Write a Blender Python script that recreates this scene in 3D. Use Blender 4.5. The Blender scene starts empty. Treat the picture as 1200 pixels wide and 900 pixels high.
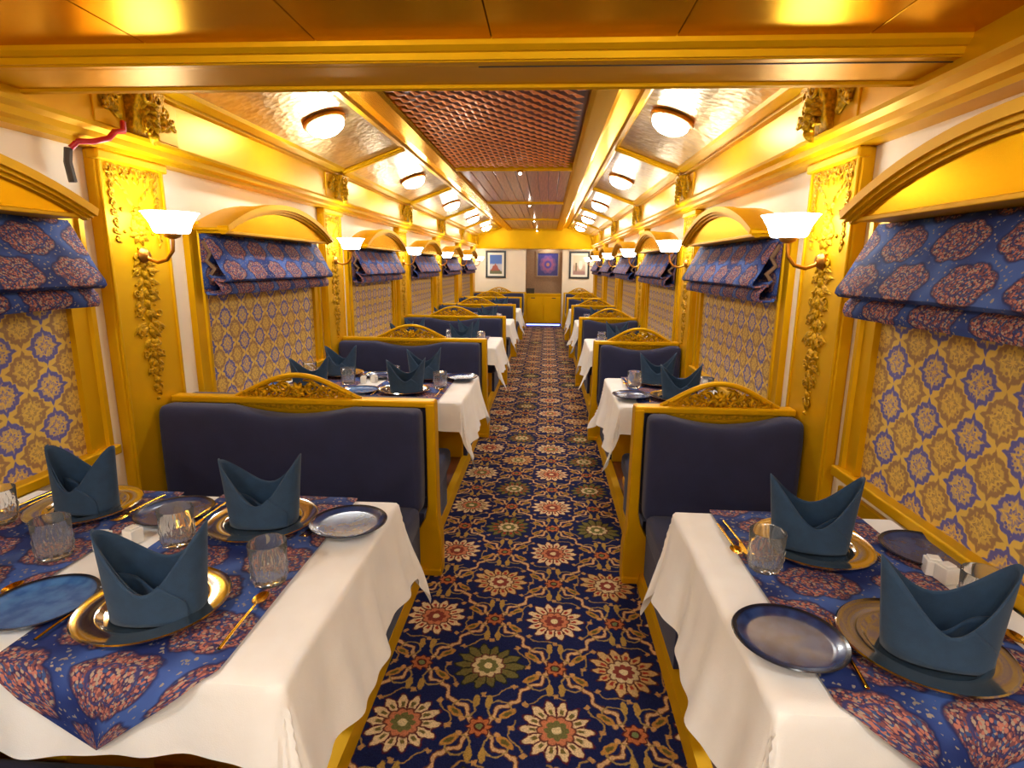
import bpy, bmesh, math, random
from mathutils import Matrix, Vector
random.seed(7)
PI = math.pi
sc = bpy.context.scene
C = sc.collection

# ------------------------------------------------------------------ camera
def make_camera():
    f, pitch, yaw, roll = 663.66, .205, .0589, .0096
    cp, sp, cy, sy = math.cos(pitch), math.sin(pitch), math.cos(yaw), math.sin(yaw)
    F = Vector((-sy*cp, cy*cp, -sp)); R = Vector((cy, sy, 0)); U = R.cross(F)
    R2 = R*math.cos(roll) + U*math.sin(roll); U2 = U*math.cos(roll) - R*math.sin(roll)
    cam = bpy.data.cameras.new('camera'); o = bpy.data.objects.new('camera', cam); C.objects.link(o)
    m = Matrix((R2, U2, -F)).transposed().to_4x4(); m.translation = Vector((.324, 0, 1.488))
    o.matrix_world = m
    cam.sensor_fit = 'HORIZONTAL'; cam.sensor_width = 36; cam.lens = f/1200*36
    cam.clip_start = .02; cam.clip_end = 60
    sc.camera = o
make_camera()

# ------------------------------------------------------------------ world, exposure
w = bpy.data.worlds.new('world'); sc.world = w; w.use_nodes = True
w.node_tree.nodes['Background'].inputs[0].default_value = (.9, .85, .8, 1)
w.node_tree.nodes['Background'].inputs[1].default_value = .2
sc.view_settings.view_transform = 'Standard'; sc.view_settings.look = 'None'
sc.view_settings.gamma = 1; sc.view_settings.use_curve_mapping = False
sc.view_settings.exposure = 1.1
DOME = 42.0      # emission of the ceiling lamp glass
SCONCE = 9.0     # emission of the wall lamp glass
LIGHT = (.98, 1.0, .99)

# ------------------------------------------------------------------ dimensions (metres)
P = 2.293            # one bay
PIL = 2.44           # centre of the first pilaster
WIN = 3.64           # centre of the first full window
WX, PX = 1.50, 1.45  # wall face, pilaster face
YE = 14.33           # end wall
BY = 2.545           # centre line of the first bench
ZT = .70             # table height
NB = 6

# ------------------------------------------------------------------ node helpers
class Ex:
    def __init__(s, nt, v): s.nt = nt; s.v = v
    def _m(s, op, b=None, c=None):
        n = s.nt.nodes.new('ShaderNodeMath'); n.operation = op
        for i, a in enumerate((s, b, c)):
            if a is None: continue
            if isinstance(a, Ex): a = a.v
            if isinstance(a, (int, float)): n.inputs[i].default_value = a
            else: s.nt.links.new(a, n.inputs[i])
        return Ex(s.nt, n.outputs[0])
    def __add__(s, o): return s._m('ADD', o)
    __radd__ = __add__
    def __sub__(s, o): return s._m('SUBTRACT', o)
    def __rsub__(s, o): return Ex(s.nt, o)._m('SUBTRACT', s)
    def __mul__(s, o): return s._m('MULTIPLY', o)
    __rmul__ = __mul__
    def __truediv__(s, o): return s._m('DIVIDE', o)
    def abs(s): return s._m('ABSOLUTE')
    def sin(s): return s._m('SINE')
    def cos(s): return s._m('COSINE')
    def floor(s): return s._m('FLOOR')
    def frac(s): return s._m('FRACT')
    def sqrt(s): return s._m('SQRT')
    def max(s, o): return s._m('MAXIMUM', o)
    def min(s, o): return s._m('MINIMUM', o)
    def mod(s, o): return s._m('FLOORED_MODULO', o)
    def gt(s, o): return s._m('GREATER_THAN', o)
    def lt(s, o): return s._m('LESS_THAN', o)
    def atan2(s, o): return s._m('ARCTAN2', o)
    def round(s): return (s + .5).floor()
    def below(s, edge, soft):          # 1 where s < edge
        n = s.nt.nodes.new('ShaderNodeMapRange'); n.interpolation_type = 'SMOOTHSTEP'
        s.nt.links.new(s.v, n.inputs[0])
        n.inputs[1].default_value = edge-soft; n.inputs[2].default_value = edge+soft
        n.inputs[3].default_value = 1; n.inputs[4].default_value = 0
        return Ex(s.nt, n.outputs[0])
def mixc(nt, fac, a, b):
    n = nt.nodes.new('ShaderNodeMix'); n.data_type = 'RGBA'
    for idx, v in ((0, fac), (6, a), (7, b)):
        if isinstance(v, Ex): v = v.v
        if isinstance(v, (int, float)): n.inputs[idx].default_value = v
        elif isinstance(v, tuple): n.inputs[idx].default_value = (*v, 1)
        else: nt.links.new(v, n.inputs[idx])
    return n.outputs[2]
def lin(r, g, b):
    f = lambda c: (c/255/12.92) if c/255 <= .04045 else ((c/255+.055)/1.055)**2.4
    return (f(r), f(g), f(b))
def new_mat(name):
    m = bpy.data.materials.new(name); m.use_nodes = True
    return m, m.node_tree, m.node_tree.nodes['Principled BSDF']
def noise(nt, scale, detail=2, vec=None, rough=.5):
    n = nt.nodes.new('ShaderNodeTexNoise'); n.inputs['Scale'].default_value = scale
    n.inputs['Detail'].default_value = detail; n.inputs['Roughness'].default_value = rough
    if vec is None:
        tc = nt.nodes.new('ShaderNodeTexCoord'); vec = tc.outputs['Object']
    nt.links.new(vec, n.inputs['Vector'])
    return n
def bump(nt, b, height, strength, dist=.01):
    n = nt.nodes.new('ShaderNodeBump'); n.inputs['Strength'].default_value = strength; n.inputs['Distance'].default_value = dist
    nt.links.new(height, n.inputs['Height']); nt.links.new(n.outputs[0], b.inputs['Normal'])
def simple(name, col, rough=.5, metal=0, var=.12, nscale=6, coat=0, bstr=0, bscale=60, sheen=0, stretch=None):
    m, nt, b = new_mat(name)
    b.inputs['Roughness'].default_value = rough; b.inputs['Metallic'].default_value = metal
    b.inputs['Coat Weight'].default_value = coat; b.inputs['Coat Roughness'].default_value = .12
    b.inputs['Sheen Weight'].default_value = sheen
    vec = None
    if stretch:
        tc = nt.nodes.new('ShaderNodeTexCoord'); mp = nt.nodes.new('ShaderNodeMapping')
        mp.inputs['Scale'].default_value = stretch; nt.links.new(tc.outputs['Object'], mp.inputs[0]); vec = mp.outputs[0]
    n = noise(nt, nscale, 3, vec)
    c2 = tuple(c*(1-var) for c in col); c1 = tuple(min(1, c*(1+var*.6)) for c in col)
    nt.links.new(mixc(nt, Ex(nt, n.outputs[0]).below(.5, .25), c1, c2), b.inputs['Base Color'])
    if bstr:
        n2 = noise(nt, bscale, 3, vec); bump(nt, b, n2.outputs[0], bstr)
    return m
def emit(name, col, s):
    m, nt, b = new_mat(name)
    b.inputs['Base Color'].default_value = (*col, 1)
    b.inputs['Emission Color'].default_value = (*col, 1); b.inputs['Emission Strength'].default_value = s
    return m
def uv_xy(nt):
    u = nt.nodes.new('ShaderNodeUVMap'); s = nt.nodes.new('ShaderNodeSeparateXYZ'); nt.links.new(u.outputs[0], s.inputs[0])
    return Ex(nt, s.outputs[0]), Ex(nt, s.outputs[1]), u.outputs[0]

# ------------------------------------------------------------------ patterned materials
def carpet_mat():
    m, nt, b = new_mat('carpet')
    tc = nt.nodes.new('ShaderNodeTexCoord'); s = nt.nodes.new('ShaderNodeSeparateXYZ'); nt.links.new(tc.outputs['Object'], s.inputs[0])
    nz = noise(nt, 60, 1, tc.outputs['Object']); wob = Ex(nt, nz.outputs[0]) - .5
    nz2 = noise(nt, 47, 1, tc.outputs['Object']); wob2 = Ex(nt, nz2.outputs[0]) - .5
    DX, DY = .2555, .2925
    gx = (Ex(nt, s.outputs[0]) - .132)/DX + wob*.05; gy = (Ex(nt, s.outputs[1]) - 1.884)/DY + wob2*.05
    p = (gx + gy)*.5; q = (gx - gy)*.5
    ip, iq = p.round(), q.round()
    cp, cq = p - ip, q - iq
    x = (cp + cq)*DX; y = (cp - cq)*DY
    r = (x*x + y*y).sqrt(); th = y.atan2(x)
    col = ip + iq                       # column index
    row = ip - iq
    h = ((ip*12.9898 + iq*78.233).sin()*43.7585).frac()
    odd = col.mod(2)                    # 1 -> pale star columns
    base = lin(29, 36, 82)
    # lattice
    w1 = ((q*(2*PI*3)).sin()*.030 + (q*(2*PI*7)).sin()*.012); w2 = ((p*(2*PI*3)).sin()*.030 + (p*(2*PI*7)).sin()*.012)
    d1 = ((p + w1 + .5) - (p + w1 + .5).round()).abs(); d2 = ((q + w2 + .5) - (q + w2 + .5).round()).abs()
    d = d1.min(d2)
    c = mixc(nt, d.below(.030, .008), base, lin(110, 60, 40))
    c = mixc(nt, d.below(.018, .007), c, lin(222, 176, 124))
    # fine tendrils round each medallion
    tw = (r - .150 - (th*8).sin()*.010).abs()
    c = mixc(nt, tw.below(.0032, .002)*(th*4 + h*3).sin().gt(-.35), c, lin(170, 134, 78))
    bd = (th*8).cos(); c = mixc(nt, (r - .150).abs().below(.010, .004)*bd.gt(.90), c, lin(200, 150, 90))
    # rosette frame
    rp = p + .5; rq = q + .5
    rcp, rcq = rp - rp.round(), rq - rq.round()
    rx = (rcp + rcq)*DX; ry = (rcp - rcq)*DY
    rr = (rx*rx + ry*ry).sqrt(); rth = ry.atan2(rx)
    # tendrils
    ax, ay = rx.abs(), ry.abs()
    tr = ((ax - .062)*(ax - .062) + (ay - .075)*(ay - .075)).sqrt()
    c = mixc(nt, (tr - .040).abs().below(.0035, .002), c, lin(170, 140, 84))
    # leaves
    lu = (ax - .090)*.8 + (ay - .060)*.6; lv = (ay - .060)*.8 - (ax - .090)*.6
    leaf = ((lu/.034)*(lu/.034) + (lv/.015)*(lv/.015)).sqrt()
    c = mixc(nt, leaf.below(1.0, .12), c, lin(196, 140, 66))
    c = mixc(nt, leaf.below(.5, .15), c, lin(108, 96, 46))
    l2u = ax - .022; l2v = ay - .112
    leaf2 = ((l2u/.012)*(l2u/.012) + (l2v/.030)*(l2v/.030)).sqrt()
    c = mixc(nt, leaf2.below(1.0, .15), c, lin(190, 150, 74))
    dots = ((ax - .062)*(ax - .062) + (ay - .030)*(ay - .030)).sqrt()
    c = mixc(nt, dots.below(.010, .003), c, lin(214, 160, 100))
    # rosette
    rpet = rr - (rth*8).cos()*.005
    c = mixc(nt, rpet.below(.040, .003), c, lin(92, 34, 30))
    c = mixc(nt, rpet.below(.034, .003), c, lin(196, 112, 66))
    c = mixc(nt, rr.below(.019, .002), c, lin(90, 30, 28))
    c = mixc(nt, rr.below(.012, .002), c, lin(120, 130, 80))
    # medallion
    ragged = (th*3 + h*6).cos()*.007 + (th*2 + h*9).cos()*.006
    r = r*.88
    k = (th*7).cos().abs()
    edge = r - k*k*.026 - ragged*(1 - odd*.6)
    pal = mixc(nt, odd, mixc(nt, h.gt(.5), lin(118, 108, 58), lin(214, 172, 112)), lin(240, 208, 158))
    rim = mixc(nt, odd, mixc(nt, h.gt(.5), lin(44, 46, 32), lin(92, 40, 34)), lin(96, 36, 44))
    c = mixc(nt, edge.below(.090, .004), c, rim)
    c = mixc(nt, edge.below(.082, .004), c, pal)
    ves = k.below(.30, .12)*r.gt(.045)*edge.lt(.082)
    c = mixc(nt, ves, c, rim)
    pet2 = (r - .071).abs().below(.010, .004)*k.gt(.86)
    c = mixc(nt, pet2, c, mixc(nt, h.gt(.3), lin(120, 104, 56), lin(170, 60, 44)))
    k2 = (th*5).cos().abs()
    e2 = r - k2*.010
    c = mixc(nt, e2.below(.050, .003), c, lin(110, 58, 48))
    c = mixc(nt, e2.below(.043, .003), c, mixc(nt, odd, lin(222, 196, 146), lin(214, 130, 90)))
    k3 = (th*4).cos().abs(); e3 = r - k3*.008
    c = mixc(nt, e3.below(.029, .002), c, mixc(nt, h.gt(.6), lin(120, 116, 66), lin(142, 66, 54)))
    c = mixc(nt, r.below(.014, .002), c, lin(240, 214, 160))
    # yarn
    vo = nt.nodes.new('ShaderNodeTexVoronoi'); vo.inputs['Scale'].default_value = 230; nt.links.new(tc.outputs['Object'], vo.inputs[0])
    dk = nt.nodes.new('ShaderNodeMix'); dk.data_type = 'RGBA'; dk.blend_type = 'MULTIPLY'; dk.inputs[0].default_value = .55
    nt.links.new(c, dk.inputs[6]); nt.links.new(mixc(nt, Ex(nt, vo.outputs['Distance']).below(.5, .3), (.45, .45, .45), (1, 1, 1)), dk.inputs[7])
    nt.links.new(dk.outputs[2], b.inputs['Base Color'])
    b.inputs['Roughness'].default_value = .95; b.inputs['Specular IOR Level'].default_value = .1
    bump(nt, b, vo.outputs['Distance'], .5, .004)
    return m

def damask_mat():
    m, nt, b = new_mat('damask_cloth')
    u, v, uv = uv_xy(nt)
    nz = noise(nt, 70, 1, uv); wob = (Ex(nt, nz.outputs[0]) - .5)*.10
    gx = u/.0925 + wob; gy = v/.0745 + wob
    p = (gx + gy)*.5; q = (gx - gy)*.5
    cp, cq = p - p.round(), q - q.round()
    row = (p.round() - q.round()).mod(2)
    x = (cp + cq)*.0925; y = (cp - cq)*.0745
    th = y.atan2(x)
    dd = x.abs()/.078 + y.abs()/.074
    e = dd - (th*12).cos()*.05 + (th*4).cos()*.09 - (th*20).cos()*.03
    ground = lin(228, 190, 88)
    ink = mixc(nt, row, lin(104, 100, 164), lin(164, 126, 84))
    c = mixc(nt, e.below(.98, .05), ground, ink)
    c = mixc(nt, e.below(.70, .05), c, mixc(nt, .28, ground, ink))
    vo = nt.nodes.new('ShaderNodeTexVoronoi'); vo.inputs['Scale'].default_value = 85; nt.links.new(uv, vo.inputs[0])
    spk = Ex(nt, vo.outputs['Distance']).below(.40, .06)*e.below(.80, .1)
    c = mixc(nt, spk, c, ink)
    e2 = dd - (th*8).cos()*.06
    c = mixc(nt, (e2 - .42).abs().below(.05, .03), c, ground)
    c = mixc(nt, (e2 - .24).abs().below(.05, .03), c, mixc(nt, .7, ground, ink))
    c = mixc(nt, e2.below(.14, .03), c, lin(226, 186, 90))
    nt.links.new(c, b.inputs['Base Color']); b.inputs['Roughness'].default_value = .6
    b.inputs['Specular IOR Level'].default_value = .3
    return m

def paisley_mat():
    m, nt, b = new_mat('paisley_brocade')
    u, v, uv = uv_xy(nt)
    nz = noise(nt, 34, 2, uv); wob = (Ex(nt, nz.outputs[0]) - .5)*.12
    gx = u/.12 + wob; gy = v/.15 + wob
    p = (gx + gy)*.5; q = (gx - gy)*.5
    cp, cq = p - p.round(), q - q.round()
    x = (cp + cq)*.12; y = (cp - cq)*.15
    r = (x*x + y*y).sqrt(); th = y.atan2(x)
    e = r - (th*3 + .6).cos().abs()*.012 - (th*2).cos()*.012
    ng = noise(nt, 5, 2, uv)
    ground = mixc(nt, Ex(nt, ng.outputs[0]).below(.5, .12), lin(72, 100, 170), lin(38, 52, 110))
    ns = nt.nodes.new('ShaderNodeTexVoronoi'); ns.inputs['Scale'].default_value = 165; nt.links.new(uv, ns.inputs[0])
    sp = nt.nodes.new('ShaderNodeSeparateXYZ'); nt.links.new(ns.outputs['Color'], sp.inputs[0])
    h1 = Ex(nt, sp.outputs[0]); h2 = Ex(nt, sp.outputs[1])
    fl = mixc(nt, h1.gt(.42), lin(126, 78, 80), mixc(nt, h2.gt(.5), lin(184, 116, 100), lin(170, 148, 130)))
    fl = mixc(nt, h2.gt(.82), fl, lin(62, 84, 130))
    c = mixc(nt, e.below(.078, .006), ground, lin(34, 36, 78))
    c = mixc(nt, e.below(.071, .006), c, fl)
    c = mixc(nt, (Ex(nt, ns.outputs['Distance']) - 1).abs().below(.34, .10)*e.below(.071, .006), c, lin(62, 50, 84))
    c = mixc(nt, (e - .036).abs().below(.0035, .002), c, lin(66, 64, 110))
    sm = (h1.gt(.93))*e.gt(.085)
    c = mixc(nt, sm, c, lin(150, 140, 130))
    nt.links.new(c, b.inputs['Base Color']); b.inputs['Roughness'].default_value = .75
    b.inputs['Specular IOR Level'].default_value = .15
    n2 = noise(nt, 300, 1, uv); bump(nt, b, n2.outputs[0], .12, .002)
    return m

def embossed_mat():
    m, nt, b = new_mat('embossed_gilt_sheet')
    tc = nt.nodes.new('ShaderNodeTexCoord')
    vo = nt.nodes.new('ShaderNodeTexVoronoi'); vo.inputs['Scale'].default_value = 26; nt.links.new(tc.outputs['Object'], vo.inputs[0])
    n = noise(nt, 14, 4, tc.outputs['Object'])
    c = mixc(nt, Ex(nt, n.outputs[0]).below(.5, .2), lin(222, 190, 120), lin(196, 158, 92))
    nt.links.new(c, b.inputs['Base Color'])
    b.inputs['Metallic'].default_value = .75; b.inputs['Roughness'].default_value = .30
    hh = Ex(nt, vo.outputs['Distance']) + Ex(nt, n.outputs[0])*.6
    bump(nt, b, hh.v, .35, .006)
    return m

def cloth_mat():
    m, nt, b = new_mat('white_linen')
    u = noise(nt, 7, 3); 
    c = mixc(nt, Ex(nt, u.outputs[0]).below(.5, .25), lin(250, 248, 244), lin(244, 240, 234))
    nt.links.new(c, b.inputs['Base Color']); b.inputs['Roughness'].default_value = .9
    b.inputs['Specular IOR Level'].default_value = .2; b.inputs['Sheen Weight'].default_value = .15
    n2 = noise(nt, 420, 2); n3 = noise(nt, 9, 3)
    hh = Ex(nt, n2.outputs[0])*.15 + Ex(nt, n3.outputs[0])
    bump(nt, b, hh.v, .25, .012)
    return m

def plate_mat(name, c1, c2):
    m, nt, b = new_mat(name)
    tc = nt.nodes.new('ShaderNodeTexCoord'); s = nt.nodes.new('ShaderNodeSeparateXYZ'); nt.links.new(tc.outputs['Object'], s.inputs[0])
    x, y = Ex(nt, s.outputs[0]), Ex(nt, s.outputs[1]); r = (x*x + y*y).sqrt()
    n = noise(nt, 30, 3, tc.outputs['Object'])
    c = mixc(nt, Ex(nt, n.outputs[0]).below(.5, .2), c1, c2)
    c = mixc(nt, r.below(.103, .004), lin(26, 28, 40), c)
    nt.links.new(c, b.inputs['Base Color']); b.inputs['Roughness'].default_value = .22; b.inputs['Coat Weight'].default_value = .2
    b.inputs['Coat Roughness'].default_value = .05
    return m

def glass_mat():
    m, nt, b = new_mat('cut_glass')
    b.inputs['Base Color'].default_value = (.97, .98, .98, 1); b.inputs['Roughness'].default_value = .02
    b.inputs['Transmission Weight'].default_value = .95; b.inputs['IOR'].default_value = 1.22
    return m

def picture_mat(name, kind):
    m, nt, b = new_mat(name)
    u, v, uv = uv_xy(nt)                 # 0..1
    n = noise(nt, 9, 3, uv); wob = (Ex(nt, n.outputs[0]) - .5)*.25
    if kind == 'fort':
        c = mixc(nt, (v + wob*.4).below(.52, .05), lin(70, 110, 190), lin(190, 190, 200))
        hill = v + (u - .45).abs()*.9 + wob
        c = mixc(nt, hill.below(.55, .04), c, lin(170, 86, 66))
        c = mixc(nt, (v + wob).below(.16, .05), c, lin(110, 110, 70))
    elif kind == 'palace':
        c = mixc(nt, (v + wob*.4).below(.5, .1), lin(236, 222, 190), lin(206, 176, 150))
        dome = ((u - .6)*(u - .6)*2 + (v - .5)*(v - .5)).sqrt() + wob*.3
        c = mixc(nt, dome.below(.24, .03), c, lin(240, 236, 220))
        c = mixc(nt, ((u - .25).abs() + wob*.2).below(.06, .02)*v.lt(.62), c, lin(120, 104, 60))
        c = mixc(nt, (v + wob).below(.2, .06), c, lin(170, 130, 120))
    else:
        x, y = u - .5, v - .5
        r = (x*x + y*y).sqrt() + wob*.08; th = y.atan2(x)
        c = mixc(nt, (r - (th*10).cos()*.02).below(.40, .02), lin(66, 60, 140), lin(128, 84, 150))
        c = mixc(nt, (r - (th*8).cos()*.03).below(.30, .03), c, lin(176, 96, 140))
        c = mixc(nt, r.below(.18, .03), c, lin(84, 70, 170))
        c = mixc(nt, r.below(.08, .02), c, lin(206, 140, 110))
    nt.links.new(c, b.inputs['Base Color']); b.inputs['Roughness'].default_value = .35
    return m

GOLD = lin(218, 164, 8)
M = dict(
    gold=simple('gilt_paint', GOLD, .38, .3, .07, 3),
    gold_panel=simple('polished_gilt_panel', lin(216, 162, 12), .24, .8, .06, 2),
    carve=simple('carved_gilt', lin(196, 146, 16), .36, .45, .5, 60, bstr=.5, bscale=90),
    cream=simple('cream_wall', lin(250, 236, 210), .7, 0, .03, 3),
    ceilgilt=embossed_mat(),
    copper=simple('copper_lattice', lin(238, 156, 100), .3, .35, .15, 20),
    brownwood=simple('ceiling_wood', lin(190, 128, 88), .35, .05, .3, 4, coat=.2, stretch=(14, .7, 3)),
    redwood=simple('mahogany', lin(112, 52, 28), .35, .0, .3, 4, coat=.3, stretch=(12, 1, 3)),
    navy=simple('navy_velvet', lin(36, 40, 74), .85, 0, .12, 9, sheen=.12, bstr=.12, bscale=260),
    carpet=carpet_mat(), damask=damask_mat(), paisley=paisley_mat(), linen=cloth_mat(),
    napkin=simple('teal_blue_napkin', lin(32, 60, 88), .8, 0, .15, 40, sheen=.1, bstr=.15, bscale=500),
    charger=simple('polished_brass_tray', lin(208, 204, 196), .12, 1, .05, 3),
    cutlery=simple('gold_cutlery', lin(226, 178, 56), .2, 1, .05, 10),
    plate_blue=plate_mat('blue_glaze', lin(72, 120, 178), lin(48, 90, 150)),
    plate_dark=plate_mat('dark_blue_glaze', lin(44, 66, 116), lin(28, 42, 84)),
    glass=glass_mat(),
    brass=simple('aged_brass', lin(190, 130, 50), .3, .9, .15, 20),
    ceramic=simple('white_ceramic', lin(240, 236, 228), .25, 0, .03, 5, coat=.3),
    black=simple('black_frame', lin(44, 46, 46), .4, 0, .1, 10),
    mount=simple('picture_mount', lin(246, 240, 222), .8, 0, .02, 10),
    niche=simple('taupe_niche_wall', lin(186, 150, 112), .6, 0, .12, 30),
    red=simple('red_cable', lin(196, 24, 34), .4, 0, .1, 20),
    dark=simple('dark_fitting', lin(60, 50, 36), .5, .3, .2, 20),
    rope=simple('shade_lining', lin(120, 92, 66), .8, 0, .2, 60),
    lampglass=emit('lit_lamp_glass', LIGHT, DOME),
    sconceglass=emit('lit_sconce_glass', LIGHT, SCONCE),
    spot=emit('lit_spot', (1, .93, .82), 30),
    led=emit('blue_led', (.12, .16, 1), 5),
    fort=picture_mat('fort_print', 'fort'), palace=picture_mat('palace_print', 'palace'), mandala=picture_mat('mandala_print', 'mandala'),
)

for k_ in ('gold', 'gold_panel', 'carve'):      # gilt: highlights keep the gold tint
    M[k_].node_tree.nodes['Principled BSDF'].inputs['Specular Tint'].default_value = (1, .72, .15, 1)

# ------------------------------------------------------------------ mesh helpers
class MB:
    def __init__(s): s.v = []; s.f = []; s.uv = None
    def add(s, vs, fs):
        o = len(s.v); s.v += [tuple(p) for p in vs]; s.f += [tuple(i+o for i in f) for f in fs]; return s
    def box(s, x0, x1, y0, y1, z0, z1):
        return s.add([(x, y, z) for x in (x0, x1) for y in (y0, y1) for z in (z0, z1)],
                     [(0, 1, 3, 2), (4, 6, 7, 5), (0, 4, 5, 1), (2, 3, 7, 6), (0, 2, 6, 4), (1, 5, 7, 3)])
    def prism(s, prof, axis, a, b):
        n = len(prof)
        def P3(p, t): return {'x': (t, p[0], p[1]), 'y': (p[0], t, p[1]), 'z': (p[0], p[1], t)}[axis]
        vs = [P3(p, a) for p in prof] + [P3(p, b) for p in prof]
        fs = [(i, (i+1) % n, n+(i+1) % n, n+i) for i in range(n)] + [tuple(range(n)), tuple(range(2*n-1, n-1, -1))]
        return s.add(vs, fs)
    def lathe(s, prof, n=24, at=(0, 0, 0), rmul=None):
        o = []; m = len(prof)
        for k in range(n):
            a = 2*PI*k/n; g = rmul(a) if rmul else 1
            for r, z in prof: o.append((at[0]+r*g*math.cos(a), at[1]+r*g*math.sin(a), at[2]+z))
        fs = [(k*m+j, ((k+1) % n)*m+j, ((k+1) % n)*m+j+1, k*m+j+1) for k in range(n) for j in range(m-1)]
        return s.add(o, fs)
    def tube(s, pts, rad, n=8, cap=True, flat=1.0):
        pts = [Vector(p) for p in pts]; N = len(pts); o = []; ref = None
        for i, p in enumerate(pts):
            t = (pts[min(i+1, N-1)] - pts[max(i-1, 0)]).normalized()
            if ref is None:
                ref = Vector((0, 0, 1)) if abs(t.z) < .9 else Vector((1, 0, 0))
            a = t.cross(ref)
            if a.length < 1e-6: a = t.orthogonal()
            a.normalize(); bb = a.cross(t).normalized(); ref = bb
            r = rad(i/(N-1)) if callable(rad) else rad
            for k in range(n):
                q = 2*PI*k/n; o.append(p + a*(r*math.cos(q)) + bb*(r*flat*math.sin(q)))
        fs = [(i*n+k, i*n+(k+1) % n, (i+1)*n+(k+1) % n, (i+1)*n+k) for i in range(N-1) for k in range(n)]
        if cap: fs += [tuple(range(n-1, -1, -1)), tuple((N-1)*n+k for k in range(n))]
        return s.add(o, fs)
    def grid(s, fn, nu, nv, uvfn=None):
        o = len(s.v)
        for i in range(nu+1):
            for j in range(nv+1): s.v.append(tuple(fn(i/nu, j/nv)))
        for i in range(nu):
            for j in range(nv):
                a = o+i*(nv+1)+j; s.f.append((a, a+nv+1, a+nv+2, a+1))
        if uvfn:
            if s.uv is None: s.uv = {}
            for i in range(nu+1):
                for j in range(nv+1): s.uv[o+i*(nv+1)+j] = uvfn(i/nu, j/nv)
        return s
    def xf(s, m):
        s.v = [tuple(m @ Vector(p)) for p in s.v]; return s
    def mesh(s, name, mat, smooth=False, recalc=True):
        me = bpy.data.meshes.new(name); me.from_pydata(s.v, [], s.f)
        if s.uv:
            l = me.uv_layers.new(name='UVMap')
            for lp in me.loops: l.data[lp.index].uv = s.uv.get(lp.vertex_index, (0, 0))
        if recalc:
            bm = bmesh.new(); bm.from_mesh(me); bmesh.ops.recalc_face_normals(bm, faces=bm.faces); bm.to_mesh(me); bm.free()
        if mat: me.materials.append(M[mat] if isinstance(mat, str) else mat)
        if smooth:
            me.polygons.foreach_set('use_smooth', [True]*len(me.polygons))
        return me
    def build(s, name, mat, parent=None, smooth=False, bevel=0, solid=0, sub=0, loc=None, recalc=True):
        return put(name, s.mesh(name, mat, smooth, recalc), parent, bevel, solid, sub, loc, smooth)
def put(name, me, parent=None, bevel=0, solid=0, sub=0, loc=None, smooth=False):
    o = bpy.data.objects.new(name, me); C.objects.link(o)
    if parent: o.parent = parent
    if loc: o.location = loc
    if solid:
        md = o.modifiers.new('solid', 'SOLIDIFY'); md.thickness = solid; md.offset = 0
    if bevel:
        md = o.modifiers.new('bevel', 'BEVEL'); md.width = bevel; md.segments = 2; md.limit_method = 'ANGLE'
    if sub:
        md = o.modifiers.new('sub', 'SUBSURF'); md.levels = sub; md.render_levels = sub
    if smooth:
        try: o.data.set_sharp_from_angle(angle=math.radians(50))
        except Exception: pass
    return o
def tag(o, label, cat, group=None):
    o['label'] = label; o['category'] = cat
    if group: o['group'] = group
    return o
def thing(name, label, cat, loc=(0, 0, 0), rz=0, group=None):
    o = bpy.data.objects.new(name, None); C.objects.link(o); o.location = loc; o.rotation_euler = (0, 0, rz)
    o.empty_display_size = .05
    return tag(o, label, cat, group)
def struct(o, label=None, cat=None):
    o['kind'] = 'structure'
    if label: o['label'] = label; o['category'] = cat or 'wall'
    return o
def dup(root, loc, rz=None, label=None, group=None, scale=None):
    r = root.copy(); C.objects.link(r); r.location = loc
    if rz is not None: r.rotation_euler = (0, 0, rz)
    if scale: r.scale = scale
    if label: r['label'] = label
    if group: r['group'] = group
    for ch in root.children:
        c = ch.copy(); C.objects.link(c); c.parent = r
        for g in ch.children:
            d = g.copy(); C.objects.link(d); d.parent = c
    return r
ORD = ['nearest', 'second', 'third', 'fourth', 'fifth', 'farthest']
SIDE = {-1: 'left', 1: 'right'}

# ------------------------------------------------------------------ the shell
Y0 = -1.6
fl = MB().box(-1.6, 1.6, Y0, YE+1.3, -.1, 0).build('floor', 'carpet'); struct(fl, 'navy carpet with beige floral medallions and lattice along the aisle', 'floor')
for s in (-1, 1):
    wl = MB().box(s*WX, s*(WX+.1), Y0, YE, 0, 2.5).build('wall_'+SIDE[s], 'cream')
    struct(wl, f'cream {SIDE[s]} side wall of the carriage behind the gold pilasters', 'wall')
# raised side platforms
for s, xe in ((-1, -.245), (1, .785)):
    pl = MB().box(s*WX, xe-(-s)*0 + s*.045, Y0, YE, 0, .045).build('platform_'+SIDE[s], 'redwood', bevel=.003)
    struct(pl, f'dark red wooden platform under the tables on the {SIDE[s]}', 'platform')
    MB().prism([(xe, 0), (xe+s*.012, .052), (xe+s*.055, .056), (xe+s*.055, 0)], 'y', Y0, YE).build('nosing', 'gold', pl)
wb = MB().box(-1.6, 1.6, Y0-.1, Y0, 0, 2.5).build('wall_back', 'cream'); struct(wb, 'cream wall behind the viewer', 'wall')
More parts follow.
